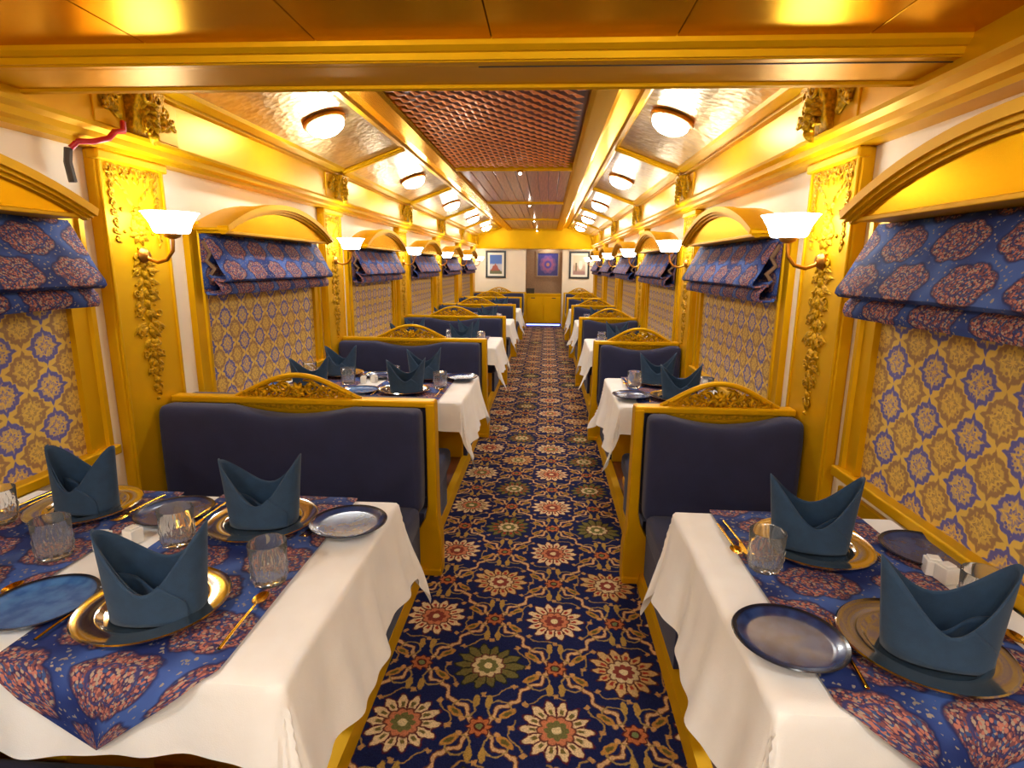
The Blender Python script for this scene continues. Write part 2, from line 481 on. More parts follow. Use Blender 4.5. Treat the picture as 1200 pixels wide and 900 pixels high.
# end wall with opening for the niche
NX0, NX1 = -.21, .70
we = MB().box(-1.6, NX0, YE, YE+.12, 0, 2.5).box(NX1, 1.6, YE, YE+.12, 0, 2.5).box(NX0, NX1, YE, YE+.12, 1.905, 2.5).build('wall_end', 'cream')
struct(we, 'cream far end wall with pictures either side of a niche', 'wall')
wn = MB().box(NX0-.3, NX1+.3, YE+1.1, YE+1.2, 0, 2.5).box(NX0-.3, NX0-.02, YE+.12, YE+1.1, 0, 2.5).box(NX1+.02, NX1+.3, YE+.12, YE+1.1, 0, 2.5).box(NX0-.3, NX1+.3, YE+.12, YE+1.2, 2.1, 2.2).build('wall_niche', 'niche')
struct(wn, 'taupe niche wall behind the counter at the far end', 'wall')
tr = MB().box(-1.42, 1.42, YE-.14, YE, 1.905, 2.42).build('trim_1', 'gold', bevel=.01); struct(tr, 'gold fascia beam across the top of the far end wall', 'beam')
MB().box(-1.42, 1.42, YE-.16, YE-.14, 1.905, 1.94).build('moulding', 'gold', tr, bevel=.006)

# main ceiling: profile across the car
CY0 = 1.70
ce = MB().box(-1.6, 1.6, Y0, YE, 2.5, 2.6).build('ceiling', 'gold'); struct(ce, 'gold carriage ceiling with sloping embossed side panels and brown middle strip', 'ceiling')
for s in (-1, 1):
    MB().prism([(s*.527, 2.5), (s*.527, 2.345), (s*.55, 2.335), (s*.655, 2.335), (s*.68, 2.36), (s*.70, 2.40), (s*.83, 2.412), (s*.83, 2.5)], 'y', CY0, YE).build('ceiling_band', 'gold_panel', ce)
    MB().prism([(s*.83, 2.412), (s*1.34, 2.226), (s*1.34, 2.26), (s*.83, 2.44)], 'y', CY0, YE).build('ceiling_slope', 'ceilgilt', ce)
    MB().prism([(s*.80, 2.41), (s*.815, 2.395), (s*.845, 2.392), (s*.86, 2.402)], 'y', CY0, YE).build('bead', 'gold', ce)
    MB().prism([(s*1.30, 2.243), (s*1.31, 2.222), (s*1.35, 2.205), (s*1.35, 2.24)], 'y', CY0, YE).build('bead', 'gold', ce)
    for n in range(1, NB):
        y = PIL + n*P
        MB().prism([(s*.835, 2.41), (s*.835, 2.385), (s*1.335, 2.203), (s*1.335, 2.228)], 'y', y-.05, y+.05).build('ceiling_rib', 'gold', ce, bevel=.008)
        MB().prism([(s*.835, 2.40), (s*.835, 2.375), (s*1.335, 2.193), (s*1.335, 2.218)], 'y', y-.02, y+.02).build('ceiling_rib', 'gold', ce, bevel=.006)
# brown strip : first panel woven copper lattice, then planks
BARS = [5.43, 8.235, 11.06, 13.95]
MB().box(-.53, .53, CY0, YE, 2.40, 2.42).build('strip_backing', 'redwood', ce)
lat = MB(); pw, pd = .088, .062
ny = int((5.38-CY0)/pd); nx = int(1.06/pw)+1
for j in range(ny):
    for i in range(nx):
        x = -.53 + (i+.5*(j % 2))*pw + .02; y = CY0 + j*pd
        if x > .50: continue
        a, c_ = pw*.50, pd*.42; t = .012
        lat.add([(x-a*.9, y+c_*.2, 2.374), (x-a*.2, y-c_*.9, 2.362), (x+a*.9, y-c_*.3, 2.347), (x+a*.95, y+c_*.5, 2.350), (x+a*.1, y+c_, 2.362), (x-a*.6, y+c_*.8, 2.374), (x, y, 2.344)],
                [(0, 1, 6), (1, 2, 6), (2, 3, 6), (3, 4, 6), (4, 5, 6), (5, 0, 6)])
lo = lat.build('woven_lattice', 'copper', ce); lo['kind'] = 'stuff'
plank_me = {}
yy = BARS + []
for k in range(3):
    y0, y1 = BARS[k]+.05, BARS[k+1]-.05
    me = MB().box(-.049, .049, 0, y1-y0, 0, .03).mesh('plank', 'brownwood')
    for i in range(10):
        o = put('plank', me, ce, bevel=.004, loc=(-.475+i*.1056, y0, 2.362+.002*((i*7+k) % 3)))
MB().box(-.53, .53, BARS[3]+.05, YE, 2.36, 2.40).build('plank', 'brownwood', ce)
for y in BARS:
    MB().box(-.53, .53, y-.05, y+.05, 2.345, 2.42).build('ceiling_bar', 'gold', ce, bevel=.006)
    MB().box(-.53, .53, y-.022, y+.022, 2.335, 2.35).build('ceiling_bar', 'gold', ce, bevel=.005)

# beam and dropped ceiling over the viewer
bm_ = MB().box(-WX, WX, 1.69, 1.91, 2.035, 2.5).build('trim_2', 'gold', bevel=.004); struct(bm_, 'gold cross beam at the top nearest the viewer', 'beam')
MB().prism([(1.885, 2.036), (1.888, 2.026), (1.90, 2.022), (1.913, 2.026), (1.916, 2.036)], 'x', -1.42, 1.42).build('bead', 'gold', bm_)
MB().prism([(1.66, 2.087), (1.662, 2.070), (1.672, 2.058), (1.68, 2.056), (1.684, 2.040), (1.70, 2.036), (1.72, 2.034), (1.72, 2.087)], 'x', -1.42, 1.42).build('moulding', 'gold', bm_)
MB().box(.12, 1.42, 1.7215, 1.726, 2.032, 2.04).build('seam', 'dark', bm_)
dc = MB().box(-WX, WX, Y0, 1.70, 2.10, 2.2).build('ceiling_dropped', 'dark'); struct(dc, 'polished gold lowered ceiling panels above the viewer', 'ceiling')
seams = [-1.5, -1.287, -.80, -.317, .163, .65, 1.14, 1.5]
for a, b_ in zip(seams[:-1], seams[1:]):
    MB().box(a+.0015, b_-.0015, Y0, 1.665, 2.082, 2.105).build('ceiling_panel', 'gold_panel', dc, bevel=.0015)

# cornices
for s in (-1, 1):
    prof = [(1.50, 1.925), (1.42, 1.925), (1.415, 1.94), (1.395, 1.95), (1.39, 1.972), (1.365, 1.985), (1.36, 1.998), (1.392, 2.004), (1.40, 2.19), (1.375, 2.197), (1.37, 2.21), (1.35, 2.216), (1.345, 2.235), (1.50, 2.235)]
    co = MB().prism([(s*x, z) for x, z in prof], 'y', Y0, YE).build('trim_%d' % (3 if s < 0 else 4), 'gold')
    struct(co, f'gold moulded cornice running along the top of the {SIDE[s]} wall', 'cornice')

# ------------------------------------------------------------------ carving vocabulary (in a local frame: a across, b up, relief out)
def leaf(mb, a, b, ang, ln, wd, rel=.012):
    ca, sa = math.cos(ang), math.sin(ang); pts = []
    for t, w_, r_ in ((0, .25, .3), (.25, .85, .9), (.5, 1, 1.0), (.75, .6, .8), (1, .03, .35)):
        bend = .25*ln*t*t
        for side, rr in ((-1, .15), (0, 1), (1, .15)):
            u, v = ln*t, side*wd*w_ + bend
            pts.append((a + u*ca - v*sa, b + u*sa + v*ca, rel*(r_ if side == 0 else rr*r_)))
    fs = [(i*3+k, i*3+k+1, (i+1)*3+k+1, (i+1)*3+k) for i in range(4) for k in range(2)]
    mb.add(pts, fs)
def scroll(mb, a, b, ang, size, hand=1, rad=.006, turns=1.3, n=16, rel=.006):
    pts = []
    for i in range(n+1):
        t = i/n; q = ang + hand*turns*2*PI*t; r = size*(1-t)**.8
        pts.append((a + r*math.cos(q), b + r*math.sin(q), rel))
    mb.tube(pts, lambda t: rad*(1-.5*t), 5)
def knob(mb, a, b, r, h):
    mb.lathe([(r, 0), (r*.95, h*.5), (r*.6, h*.9), (.0005, h)], 8, (a, b, 0))
def flower(mb, a, b, r, h, n=6):
    for k in range(n): leaf(mb, a, b, 2*PI*k/n, r, r*.35, h)
    knob(mb, a, b, r*.3, h*1.2)
def carved(name, fn, parent, m4, mat='carve', share={}):
    if name not in share:
        mb = MB(); fn(mb); share[name] = mb.mesh(name, mat, True, recalc=False)
    o = put(name.split('#')[0], share[name], parent); o.matrix_local = m4; return o
def drop_fn(mb):                          # hanging garland, b from 0 (top) to -.68
    rnd = random.Random(3)
    for i in range(15):
        b = -.02 - i*.043 + rnd.uniform(-.012, .012); wv = .030 + .022*math.sin(PI*min(1, i/12)) - .02*(i > 12)
        for sd in (-1, 1):
            leaf(mb, sd*(.006+.012*rnd.random()), b+rnd.uniform(-.01, .01), -PI/2 + sd*(.35+.9*rnd.random()), wv*rnd.uniform(1.1, 1.7), wv*.34, .022); knob(mb, sd*wv*rnd.uniform(.4, 1), b+.015, .006, .016)
            if i % 2 == 0: scroll(mb, sd*wv*1.0, b-.02, rnd.random()*6, .018, sd, .0055, rel=.01)
        leaf(mb, 0, b, -PI/2+rnd.uniform(-.2, .2), .06, .016, .03)
    flower(mb, 0.006, -.44, .042, .03, 7)
    for i in range(4): knob(mb, .004*(-1)**i, -.60-.027*i, .014-.002*i, .02)
    flower(mb, 0, .05, .05, .03, 8)
def border_fn(mb):                        # inverted U of small scrolls, a +-.15, b 0..-.33
    rnd = random.Random(5)
    for i in range(9):
        a = -.145 + i*.29/8
        scroll(mb, a, -.012, rnd.random()*6, .020, (-1)**i, .005, rel=.007); leaf(mb, a, -.03, -PI/2+rnd.uniform(-.7, .7), .035, .010, .014)
    for sd in (-1, 1):
        for i in range(8):
            b = -.04 - i*.036
            scroll(mb, sd*(.137-.005*(i % 2)), b, rnd.random()*6, .018*(1-.05*i), sd, .005, rel=.007)
            leaf(mb, sd*.137, b, -PI/2-sd*rnd.uniform(.2, .9), .034, .009, .014)
        for i in range(3): leaf(mb, sd*(.11-.02*i), -.05-.015*i, -PI/2-sd*.6, .04, .010, .014)
    flower(mb, 0, -.185, .040, .024, 7)
    for sd in (-1, 1):
        leaf(mb, sd*.02, -.20, -PI/2+sd*.5, .06, .014, .018); leaf(mb, sd*.02, -.15, PI/2-sd*.6, .05, .012, .016)
        knob(mb, sd*.09, -.17, .009, .014); knob(mb, sd*.085, -.26, .008, .014)
def corbel_fn(mb):                        # acanthus face, a +-.06, b +-.09
    for sd in (-1, 1):
        scroll(mb, sd*.032, .055, PI/2, .032, sd, .010, 1.4, rel=.03); scroll(mb, sd*.03, -.06, -PI/2, .026, -sd, .009, 1.4, rel=.02)
        for i in range(4): leaf(mb, sd*.010, .05-.03*i, -PI/2+sd*.8, .055, .017, .035)
    for i in range(5): leaf(mb, 0, .06-.032*i, -PI/2, .06, .018, .045)
def flank_fn(mb):                         # a 0..-.12 scroll wing
    for i in range(4):
        scroll(mb, -.02-.026*i, .045-.028*i*.7, i*1.3, .030-.004*i, 1, .008, 1.4, rel=.012)
        leaf(mb, -.01-.02*i, -.05+.012*i, PI*.75, .06, .016, .022); leaf(mb, -.03-.02*i, .02, -PI*.6, .05, .013, .02)
def wall_frame(s, x, y, z):               # local (a, b, out) -> world on side s: out points to the room
    # a -> +y * (-s) keeps handedness
    return Matrix(((0, 0, -s, x), (-s*1.0, 0, 0, y), (0, 1, 0, z), (0, 0, 0, 1)))

# ------------------------------------------------------------------ pilasters
for s in (-1, 1):
    for n in range(NB):
        y = PIL + n*P
        if n == NB-1: y -= .06
        r = thing('pilaster', f'{"gold carved pilaster" } with leafy drop, {ORD[n]} on the {SIDE[s]} wall', 'pilaster', (s*PX, y, 0), 0, f'pilasters on the {SIDE[s]} wall')
        r['kind'] = 'structure'
        MB().box(-s*0, s*.05, -.20, .20, .0, 1.925).build('shaft', 'gold', r, bevel=.008)
        for sd in (-1, 1):
            MB().box(-s*.008, s*.01, sd*.185-.008, sd*.185+.008, .10, 1.90).build('edge_bead', 'gold', r, bevel=.004)
        MB().box(-s*.012, s*.03, -.205, .205, 0, .12).build('plinth', 'gold', r, bevel=.006)
        MB().box(-s*.02, s*.03, -.21, .21, 1.885, 1.925).build('capital', 'gold', r, bevel=.008)
        if n < 4:
            carved('carved_drop', drop_fn, r, wall_frame(s, 0, .0, 1.56) @ Matrix.Diagonal((1.25, 1, .5, 1)))
            carved('carved_border', border_fn, r, wall_frame(s, 0, 0, 1.875) @ Matrix.Diagonal((1, 1, .6, 1)))
        # bracket on the frieze
        c = thing('corbel', f'carved gold leaf bracket on the cornice above the {ORD[n]} {SIDE[s]} pilaster', 'bracket', (s*1.40, y, 2.10), 0, f'carved brackets on the {SIDE[s]} cornice')
        c['kind'] = 'structure'
        MB().prism([(s*0.005, -.095), (-s*.03, -.095), (-s*.045, -.05), (-s*.05, 0), (-s*.07, .05), (-s*.085, .085), (s*.005, .095)], 'y', -.08, .08).build('bracket_body', 'carve', c, bevel=.006)
        for sd in (-1, 1):
            MB().box(-s*.012, s*.004, sd*.165-.085, sd*.165+.085, -.09, .085).build('side_plate', 'gold', c, bevel=.004)
        if n < 4:
            carved('carved_face', corbel_fn, c, wall_frame(s, -s*.045, 0, 0))
            for sd in (-1, 1):
                m4 = wall_frame(s, -s*.013, sd*.105, 0) @ Matrix.Scale(s*sd if True else 1, 4, (1, 0, 0))
                carved('carved_wing', flank_fn, c, m4)

# ------------------------------------------------------------------ windows, pelmets, roman blinds
HL = .705
def arch_pts(h, half, rise, n=24):        # points (y, z) of the segmental top
    R = (half*half + rise*rise)/(2*rise); a = math.asin(half/R)
    return [(R*math.sin(-a + 2*a*i/n), h + R*math.cos(-a + 2*a*i/n) - (R - rise)) for i in range(n+1)]
def window(s, n):
    y = WIN + n*P; nm = 'window_%d' % (n+2 + (0 if s < 0 else 6))
    o = ['nearest', 'second', 'third', 'fourth', 'fifth', 'farthest'][n+1]
    r = bpy.data.objects.new(nm, None); C.objects.link(r); r.location = (s*WX, y, 0); r['kind'] = 'structure'
    tag(r, f'gold framed window with yellow damask panel, {o} on the {SIDE[s]} wall', 'window', f'windows on the {SIDE[s]} wall')
    mb = MB(); mb.grid(lambda u, v: (-s*.006, -HL+2*HL*u, .74+.94*v), 1, 1, lambda u, v: (2*HL*u, .94*v))
    mb.build('patterned_blind', 'damask', r)
    for sd in (-1, 1):
        prof = [(0, 0), (-s*.028, 0), (-s*.028, .02), (-s*.018, .026), (-s*.018, .085), (-s*.03, .092), (-s*.03, .115), (0, .118)]
        MB().prism([(px, sd*(HL+py)) for px, py in prof], 'z', .70, 1.70).build('window_frame', 'gold', r)
    MB().box(-s*.05, 0, -HL-.13, HL+.13, .70, .74).build('window_sill', 'gold', r, bevel=.006)
    MB().box(-s*.02, 0, -HL-.12, HL+.12, .12, .66).build('dado_panel', 'gold', r, bevel=.006)
    # pelmet
    yc = y - .04
    h = thing('arched_pelmet', f'gold arched pelmet over the {o} window on the {SIDE[s]}', 'pelmet', (s*WX, yc, 1.655), 0, f'arched pelmets on the {SIDE[s]}')
    A = arch_pts(0, .70, .145); B = arch_pts(.006, .72, .165)
    MB().prism([(p, q) for p, q in A] + [(.69, -.0), (-.69, 0)], 'x', -s*.165, 0).build('tympanum', 'gold_panel', h)
    for k, (x0, x1, grow) in enumerate(((.155, .180, .0), (.165, .195, .014), (.15, .208, .028))):
        mb = MB(); outer = arch_pts(.004+grow*.6, .715+grow*.35, .150+grow*.55); inner = arch_pts(-.012+grow*.55, .705+grow*.35, .150+grow*.4)
        vs = []; N = len(outer)
        for (a, b_), (c_, d_) in zip(outer, inner):
            vs += [(-s*x0, a, b_), (-s*x1, a, b_), (-s*x1, c_, d_-.008), (-s*x0, c_, d_-.008)]
        fs = [(i*4+j, i*4+(j+1) % 4, (i+1)*4+(j+1) % 4, (i+1)*4+j) for i in range(N-1) for j in range(4)] + [(0, 1, 2, 3), tuple((N-1)*4+j for j in (3, 2, 1, 0))]
        mb.add(vs, fs); mb.build('arch_moulding', 'gold', h)
    T = arch_pts(.012, .725, .168); mb = MB()
    vs = []; 
    for (a, b_) in T: vs += [(0, a, b_), (-s*.20, a, b_), (-s*.20, a, b_-.012), (0, a, b_-.012)]
    mb.add(vs, [(i*4+j, i*4+(j+1) % 4, (i+1)*4+(j+1) % 4, (i+1)*4+j) for i in range(len(T)-1) for j in range(4)] + [(0, 1, 2, 3), tuple((len(T)-1)*4+j for j in (3, 2, 1, 0))])
    mb.build('pelmet_top', 'gold', h)
    MB().box(-s*.17, 0, -.69, .69, -.015, .0).build('soffit', 'gold', h, bevel=.003)
    # roman blind
    b_ = thing('roman_blind', f'blue paisley roman blind folded up at the {o} window on the {SIDE[s]}', 'blind', (s*WX, y-.02, 0), 0, f'roman blinds on the {SIDE[s]}')
    L = .735
    def sheet(name, prof, thick, uvs=1):
        ln = [0]
        for i in range(1, len(prof)): ln.append(ln[-1] + math.dist(prof[i], prof[i-1]))
        mb = MB(); m_ = len(prof)-1; K = 12
        def fn(u, v):
            i = round(v*m_); px, pz = prof[i]
            sag = .006*math.sin(u*PI*3+n+s)*(i/m_)
            return (-s*(px + sag*.4), -L+2*L*u, pz - abs(sag)*.6)
        mb.grid(fn, K, m_, lambda u, v: (2*L*u + .05*n, 1.0-ln[round(v*m_)]*1.2))
        return mb.build(name, 'paisley', b_, True, solid=thick)
    sheet('upper_fold', [(.055, 1.637), (.075, 1.60), (.11, 1.53), (.145, 1.46), (.168, 1.425), (.172, 1.408), (.160, 1.398), (.12, 1.402), (.09, 1.405)], .006)
    sheet('lower_fold', [(.075, 1.43), (.11, 1.395), (.132, 1.37), (.136, 1.345), (.128, 1.330), (.10, 1.328), (.06, 1.332), (.055, 1.345)], .008)
    sheet('rear_fold', [(.045, 1.637), (.045, 1.50), (.048, 1.34)], .004)
    for sd in (-1, 1):
        MB().tube([(-s*.05, sd*(L-.02), 1.60), (-s*.085, sd*(L-.02), 1.54), (-s*.06, sd*(L-.02), 1.50), (-s*.10, sd*(L-.02), 1.46), (-s*.07, sd*(L-.02), 1.42)], .012, 6).build('side_pleat', 'rope', b_, True)
for s in (-1, 1):
    for n in range(-1, 5): window(s, n)

# ------------------------------------------------------------------ benches
def cushion(mb, x0, x1, y0, y1, z0, z1, r=.035, dip=None, nx=24):
    # rounded pillow box built as a closed loop profile in YZ, swept in X with rounded ends
    prof = []
    yc, zc = (y0+y1)/2, (z0+z1)/2; hy, hz = (y1-y0)/2, (z1-z0)/2
    for q in range(32):
        a = 2*PI*q/32; ca, sa = math.cos(a), math.sin(a)
        e = .38
        prof.append((math.copysign(abs(ca)**e, ca), math.copysign(abs(sa)**e, sa)))
    vs = []; m_ = len(prof)
    rows = []
    for i in range(nx+1):
        t = i/nx; x = x0+(x1-x0)*t; d = min(x-x0, x1-x)
        sh = 0 if d >= r else r-math.sqrt(max(0, r*r-(r-d)**2))
        rows.append((x, sh))
    xs = sorted(set([x0, x0+r*.15, x0+r*.5, x0+r] + [x0+r+(x1-x0-2*r)*k/nx for k in range(nx+1)] + [x1-r, x1-r*.5, x1-r*.15, x1]))
    for x in xs:
        d = min(x-x0, x1-x); sh = 0 if d >= r else r-math.sqrt(max(0, r*r-(r-d)**2))
        for cy, cz in prof:
            z = zc + cz*(hz-sh)
            if dip and cz > 0: z -= dip(x)*cz
            vs.append((x, yc + cy*(hy-sh), z))
    N = len(xs)
    fs = [(i*m_+j, i*m_+(j+1) % m_, (i+1)*m_+(j+1) % m_, (i+1)*m_+j) for i in range(N-1) for j in range(m_)] + [tuple(range(m_)), tuple((N-1)*m_+j for j in range(m_-1, -1, -1))]
    return mb.add(vs, fs)
def make_bench(s, wall, aisle, front_only=False):
    """local origin at the wall-side/aisle mid on the floor; y=0 is the centre line; front is -y"""
    xm = (wall+aisle)/2; W = abs(aisle-wall)
    r = thing('dining_bench', '', 'bench', (xm, BY, 0))
    xa = aisle-xm; xw = wall-xm; d = -s                 # d points to the aisle
    lo, hi = min(xa, xw), max(xa, xw)
    cxr = (xw+xa-d*.05)/2 - (.0)                        # crest centre
    CH = .30 if s < 0 else .262                         # crest half length
    # top rail and aisle post
    MB().box(lo, hi, -.035, .035, .842, .874).build('top_rail', 'gold', r, bevel=.008)
    post = [(xa, .86), (xa-d*.042, .86), (xa-d*.042, .36), (xa-d*.055, .30), (xa-d*.105, .20), (xa-d*.105, 0), (xa+d*.022, 0), (xa+d*.022, .18), (xa+d*.006, .30)]
    MB().prism(post, 'y', -.042, .042).build('end_post', 'gold', r, bevel=.006)
    MB().box(min(xa+d*.02, xa-d*.115), max(xa+d*.02, xa-d*.115), -.05, .05, 0, .035).build('post_foot', 'gold', r, bevel=.006)
    # crest
    cr = MB(); n = 28
    up = [(-CH + 2*CH*i/n, .870 + .108*math.cos(PI/2*(-1+2*i/n))**1.15) for i in range(n+1)]
    dn = [(-CH + 2*CH*i/n, .846 - .030*math.cos(PI/2*(-1+2*i/n))) for i in range(n+1)]
    cb_ = MB()
    for sd in (-1, 1):
        cb_.prism([(cxr+sd*CH, .874), (cxr+sd*CH*.72, .874), (cxr+sd*CH*.80, .895), (cxr+sd*CH*.86, .892)], 'y', -.014, .014)
    cb_.prism([(cxr+a, b) for a, b in reversed(dn)] + [(cxr-CH, .862), (cxr+CH, .862)], 'y', -.016, .016)
    cb_.build('crest_base', 'carve', r)
    cf = MB()
    cf.tube([(cxr+a, 0, b) for a, b in up], .013, 8, flat=1.0); cf.tube([(cxr+a, 0, b) for a, b in dn], .009, 8, flat=2.6)
    cf.build('crest_border', 'gold', r, True)
    def fn(mb):
        q = CH/.30
        flower(mb, 0, .004, .042, .018, 8)
        for sd in (-1, 1):
            for k, (a, b, sz) in enumerate(((.066, .018, .030), (.076, -.022, .020), (.122, .004, .030), (.135, -.028, .014), (.172, -.006, .022), (.208, -.014, .015), (.235, -.022, .009))):
                scroll(mb, sd*a*q, b, (PI*.5 if k % 2 else -PI*.5), sz, sd*(1 if k % 2 else -1), .0075, 1.6, rel=.0)
                leaf(mb, sd*(a-.02)*q, b-.01, (0 if sd > 0 else PI)+sd*(.9-1.5*(k % 2)), sz*1.7, .010, .012)
                knob(mb, sd*(a+.024)*q, b+.014, .007, .012)
            mb.tube([(sd*.02, -.03, 0), (sd*.08*q, -.002, 0), (sd*.15*q, .022, 0), (sd*.20*q, .0, 0), (sd*.25*q, -.026, 0)], .006, 6)
            mb.tube([(sd*.03, .055, 0), (sd*.07*q, .05, 0), (sd*.10*q, .03, 0), (sd*.16*q, -.02, 0)], .005, 6)
    for side in (-1, 1):
        if front_only and side > 0: continue
        m4 = Matrix(((1 if side < 0 else -1, 0, 0, cxr), (0, 0, side*1.0, side*.004), (0, 1, 0, .900), (0, 0, 0, 1)))
        carved('crest_carving#%d' % s, fn, r, m4)
    # cushions
    dip = lambda x: .040*max(0, math.cos(min(1, abs(x-cxr)/(CH*.95))*PI/2))
    c0, c1 = (xw, xa-d*.050)
    for side in (-1, 1):
        if front_only and side > 0: continue
        ya, yb = sorted((side*.022, side*.150))
        mb = cushion(MB(), min(c0, c1), max(c0, c1), ya, yb, .36, .848 + (.012 if side > 0 else 0), .03, dip)
        mb.build('back_cushion', 'navy', r, True)
        ya, yb = sorted((side*.10, side*.77))
        s0, s1 = xw, xa-d*.062
        cushion(MB(), min(s0, s1), max(s0, s1), ya, yb, .27, .405, .03).build('seat_cushion', 'navy', r, True)
        ya, yb = sorted((side*.03, side*.72))
        b0, b1 = xw, xa-d*.11
        MB().box(min(b0, b1), max(b0, b1), ya, yb, .045, .29).build('seat_base', 'gold', r, bevel=.006)
        MB().box(min(b1, b1+d*.03), max(b1, b1+d*.03), *sorted((side*.05, side*.70)), .045, .28).build('side_panel', 'navy', r, bevel=.004)
    return r
bl = make_bench(-1, -1.445, -.181); br = make_bench(1, 1.445, .734)
BG = {-1: 'four-seat benches left of the aisle', 1: 'two-seat benches right of the aisle'}
for s, b0 in ((-1, bl), (1, br)):
    w_ = 'long' if s < 0 else 'short'
    tag(b0, f'{w_} navy padded bench with carved gold crest, nearest on the {SIDE[s]}', 'bench', BG[s])
    for n in range(1, NB-1):
        dup(b0, (b0.location.x, BY+n*P, 0), 0, f'{w_} navy padded bench with carved gold crest, {ORD[n]} on the {SIDE[s]}')
    # the bench the viewer stands beside
    dup(b0, (b0.location.x, BY-P, 0), 0, f'{w_} navy bench at the bottom edge on the {SIDE[s]}, under the nearest table')
    be = make_bench(s, s*1.445, -.181 if s < 0 else .734, True)
    be.location.y = BY+5*P-.02
    tag(be, f'{w_} navy padded bench against the far end wall on the {SIDE[s]}', 'bench', BG[s])

# ------------------------------------------------------------------ tables with cloths
TY0, TY1 = .924, 1.772
TX = {-1: (-1.44, -.172), 1: (.766, 1.44)}
def make_cloth(s, seed):
    x0, x1 = TX[s]; OV = .30; OF = .175
    rnd = random.Random(seed); ph = [rnd.uniform(0, 6.28) for _ in range(8)]
    z0 = ZT + .004
    if s < 0: ux0, ux1 = x0, x1+OV
    else: ux0, ux1 = x0-OV, x1
    nu, nv = (100, 90) if s < 0 else (66, 90)
    ya, yb = TY0-OF, TY1+OF
    def fn(u, v):
        x = ux0+(ux1-ux0)*u; y = ya+(yb-ya)*v
        px, py = min(max(x, x0), x1), min(max(y, TY0), TY1)
        ox, oy = x-px, y-py; d = math.hypot(ox, oy)
        if d < 1e-9:
            ed = min(min(abs(x-x0) if s > 0 else 9, abs(x-x1) if s < 0 else 9), y-TY0, TY1-y)
            return (x, y, z0 - .006*max(0, 1-ed/.02)**2)
        dx, dy = ox/d, oy/d
        corner = abs(ox) > 1e-9 and abs(oy) > 1e-9
        t = d/OV
        rr = .010*min(1, d/.02) + .055*t*t*.5 + .02*t
        if corner:
            a = math.atan2(abs(oy), abs(ox))
            k = math.sin(2*a)
            rr = rr + k*(.035*t*t + .012*math.sin(6*a+ph[0])*t)
            # gather the surplus: rotate the fan towards folds
            rr += .018*math.sin(10*a+ph[1])*t*k
        al = y if abs(ox) > abs(oy) else x
        rr += (.014*math.sin(al*13+ph[2]) + .010*math.sin(al*27+ph[3]) + .005*math.sin(al*51+ph[5]))*t
        if corner: drop = d*(1+.22*k)
        else: drop = d
        zz = z0 - max(0, drop-.012) - .006
        zz += .012*math.sin(al*9+ph[4])*t*t
        return (px+dx*rr, py+dy*rr, max(zz, .09))
    mb = MB(); mb.grid(fn, nu, nv)
    return mb.mesh('tablecloth', 'linen', True)
def pointed_runner(xc, w, ph):
    """strip across the table in y, ends hanging in a point"""
    y0, y1 = TY0, TY1; hang = .165
    z0 = ZT + .011
    L = (y1-y0) + 2*hang; nv = 80; nu = 14
    mb = MB()
    def fn(u, v):
        # symmetric trapezoid: middle full width, ends taper to a point
        t = (v*2-1)*(L/2); x = (u-.5)*w
        a = abs(t); body = (y1-y0)/2
        over = a-body
        if over > 0:
            wmax = w*max(.0, 1-(over/hang))
            x = (u-.5)*wmax if over > .04 else (u-.5)*(w*(1-over/hang))
            bend = min(over, .03)
            y = math.copysign(body + .016*min(1, over/.03) + .06*over*.5, t)
            z = z0 - max(0, over-.008)
            y += math.copysign(.016*min(1, over/.06), t)
        else:
            y = t; z = z0 + .0012*math.sin(x*40+t*13+ph)
        return (x, y, z)
    mb.grid(fn, nu, nv, lambda u, v: ((u-.5)*w + xc*.37+.08, (v*2-1)*(L/2)))
    return mb.mesh('table_runner', 'paisley', True)
clm = {s: [make_cloth(s, 11+s), make_cloth(s, 29+s)] for s in (-1, 1)}
TABN = ['nearest', 'second', 'third', 'fourth', 'farthest']
run_me = pointed_runner(0, .47, 0)
def side_name(s): return SIDE[s]
RUNX = {-1: [-.535, -1.145], 1: [1.105]}
for s in (-1, 1):
    x0, x1 = TX[s]; xc = (x0+x1)/2
    for n in range(5):
        yo = n*P
        t = thing('dining_table', f'gold pedestal dining table under a white cloth, {TABN[n]} on the {SIDE[s]}', 'table', (xc, (TY0+TY1)/2+yo, 0), 0, f'tables on the {SIDE[s]}')
        hw, hd = (x1-x0)/2, (TY1-TY0)/2
        MB().box(-hw+.004, hw-.004, -hd+.004, hd-.004, ZT-.035, ZT-.001).build('tabletop', 'redwood', t, bevel=.004)
        MB().box(-.04, .04, -.30, .30, .045, ZT-.035).build('pedestal', 'gold', t, bevel=.008)
        MB().box(-hw*.7, hw*.7, -.05, .05, .045, .10).build('foot', 'gold', t, bevel=.01)
        c = put('tablecloth', clm[s][n % 2], loc=(0, yo, 0), smooth=True)
        tag(c, f'white linen tablecloth draped over the {TABN[n]} table on the {SIDE[s]}', 'tablecloth', f'tablecloths on the {SIDE[s]}')
        for k, rx in enumerate(RUNX[s]):
            rr = put('table_runner', run_me, loc=(rx, (TY0+TY1)/2+yo, .0), smooth=True)
            wh = '' if s > 0 else (' beside the aisle' if k == 0 else ' by the window')
            tag(rr, f'blue paisley table runner on the {TABN[n]} {SIDE[s]} table{wh}', 'table runner', 'paisley table runners')

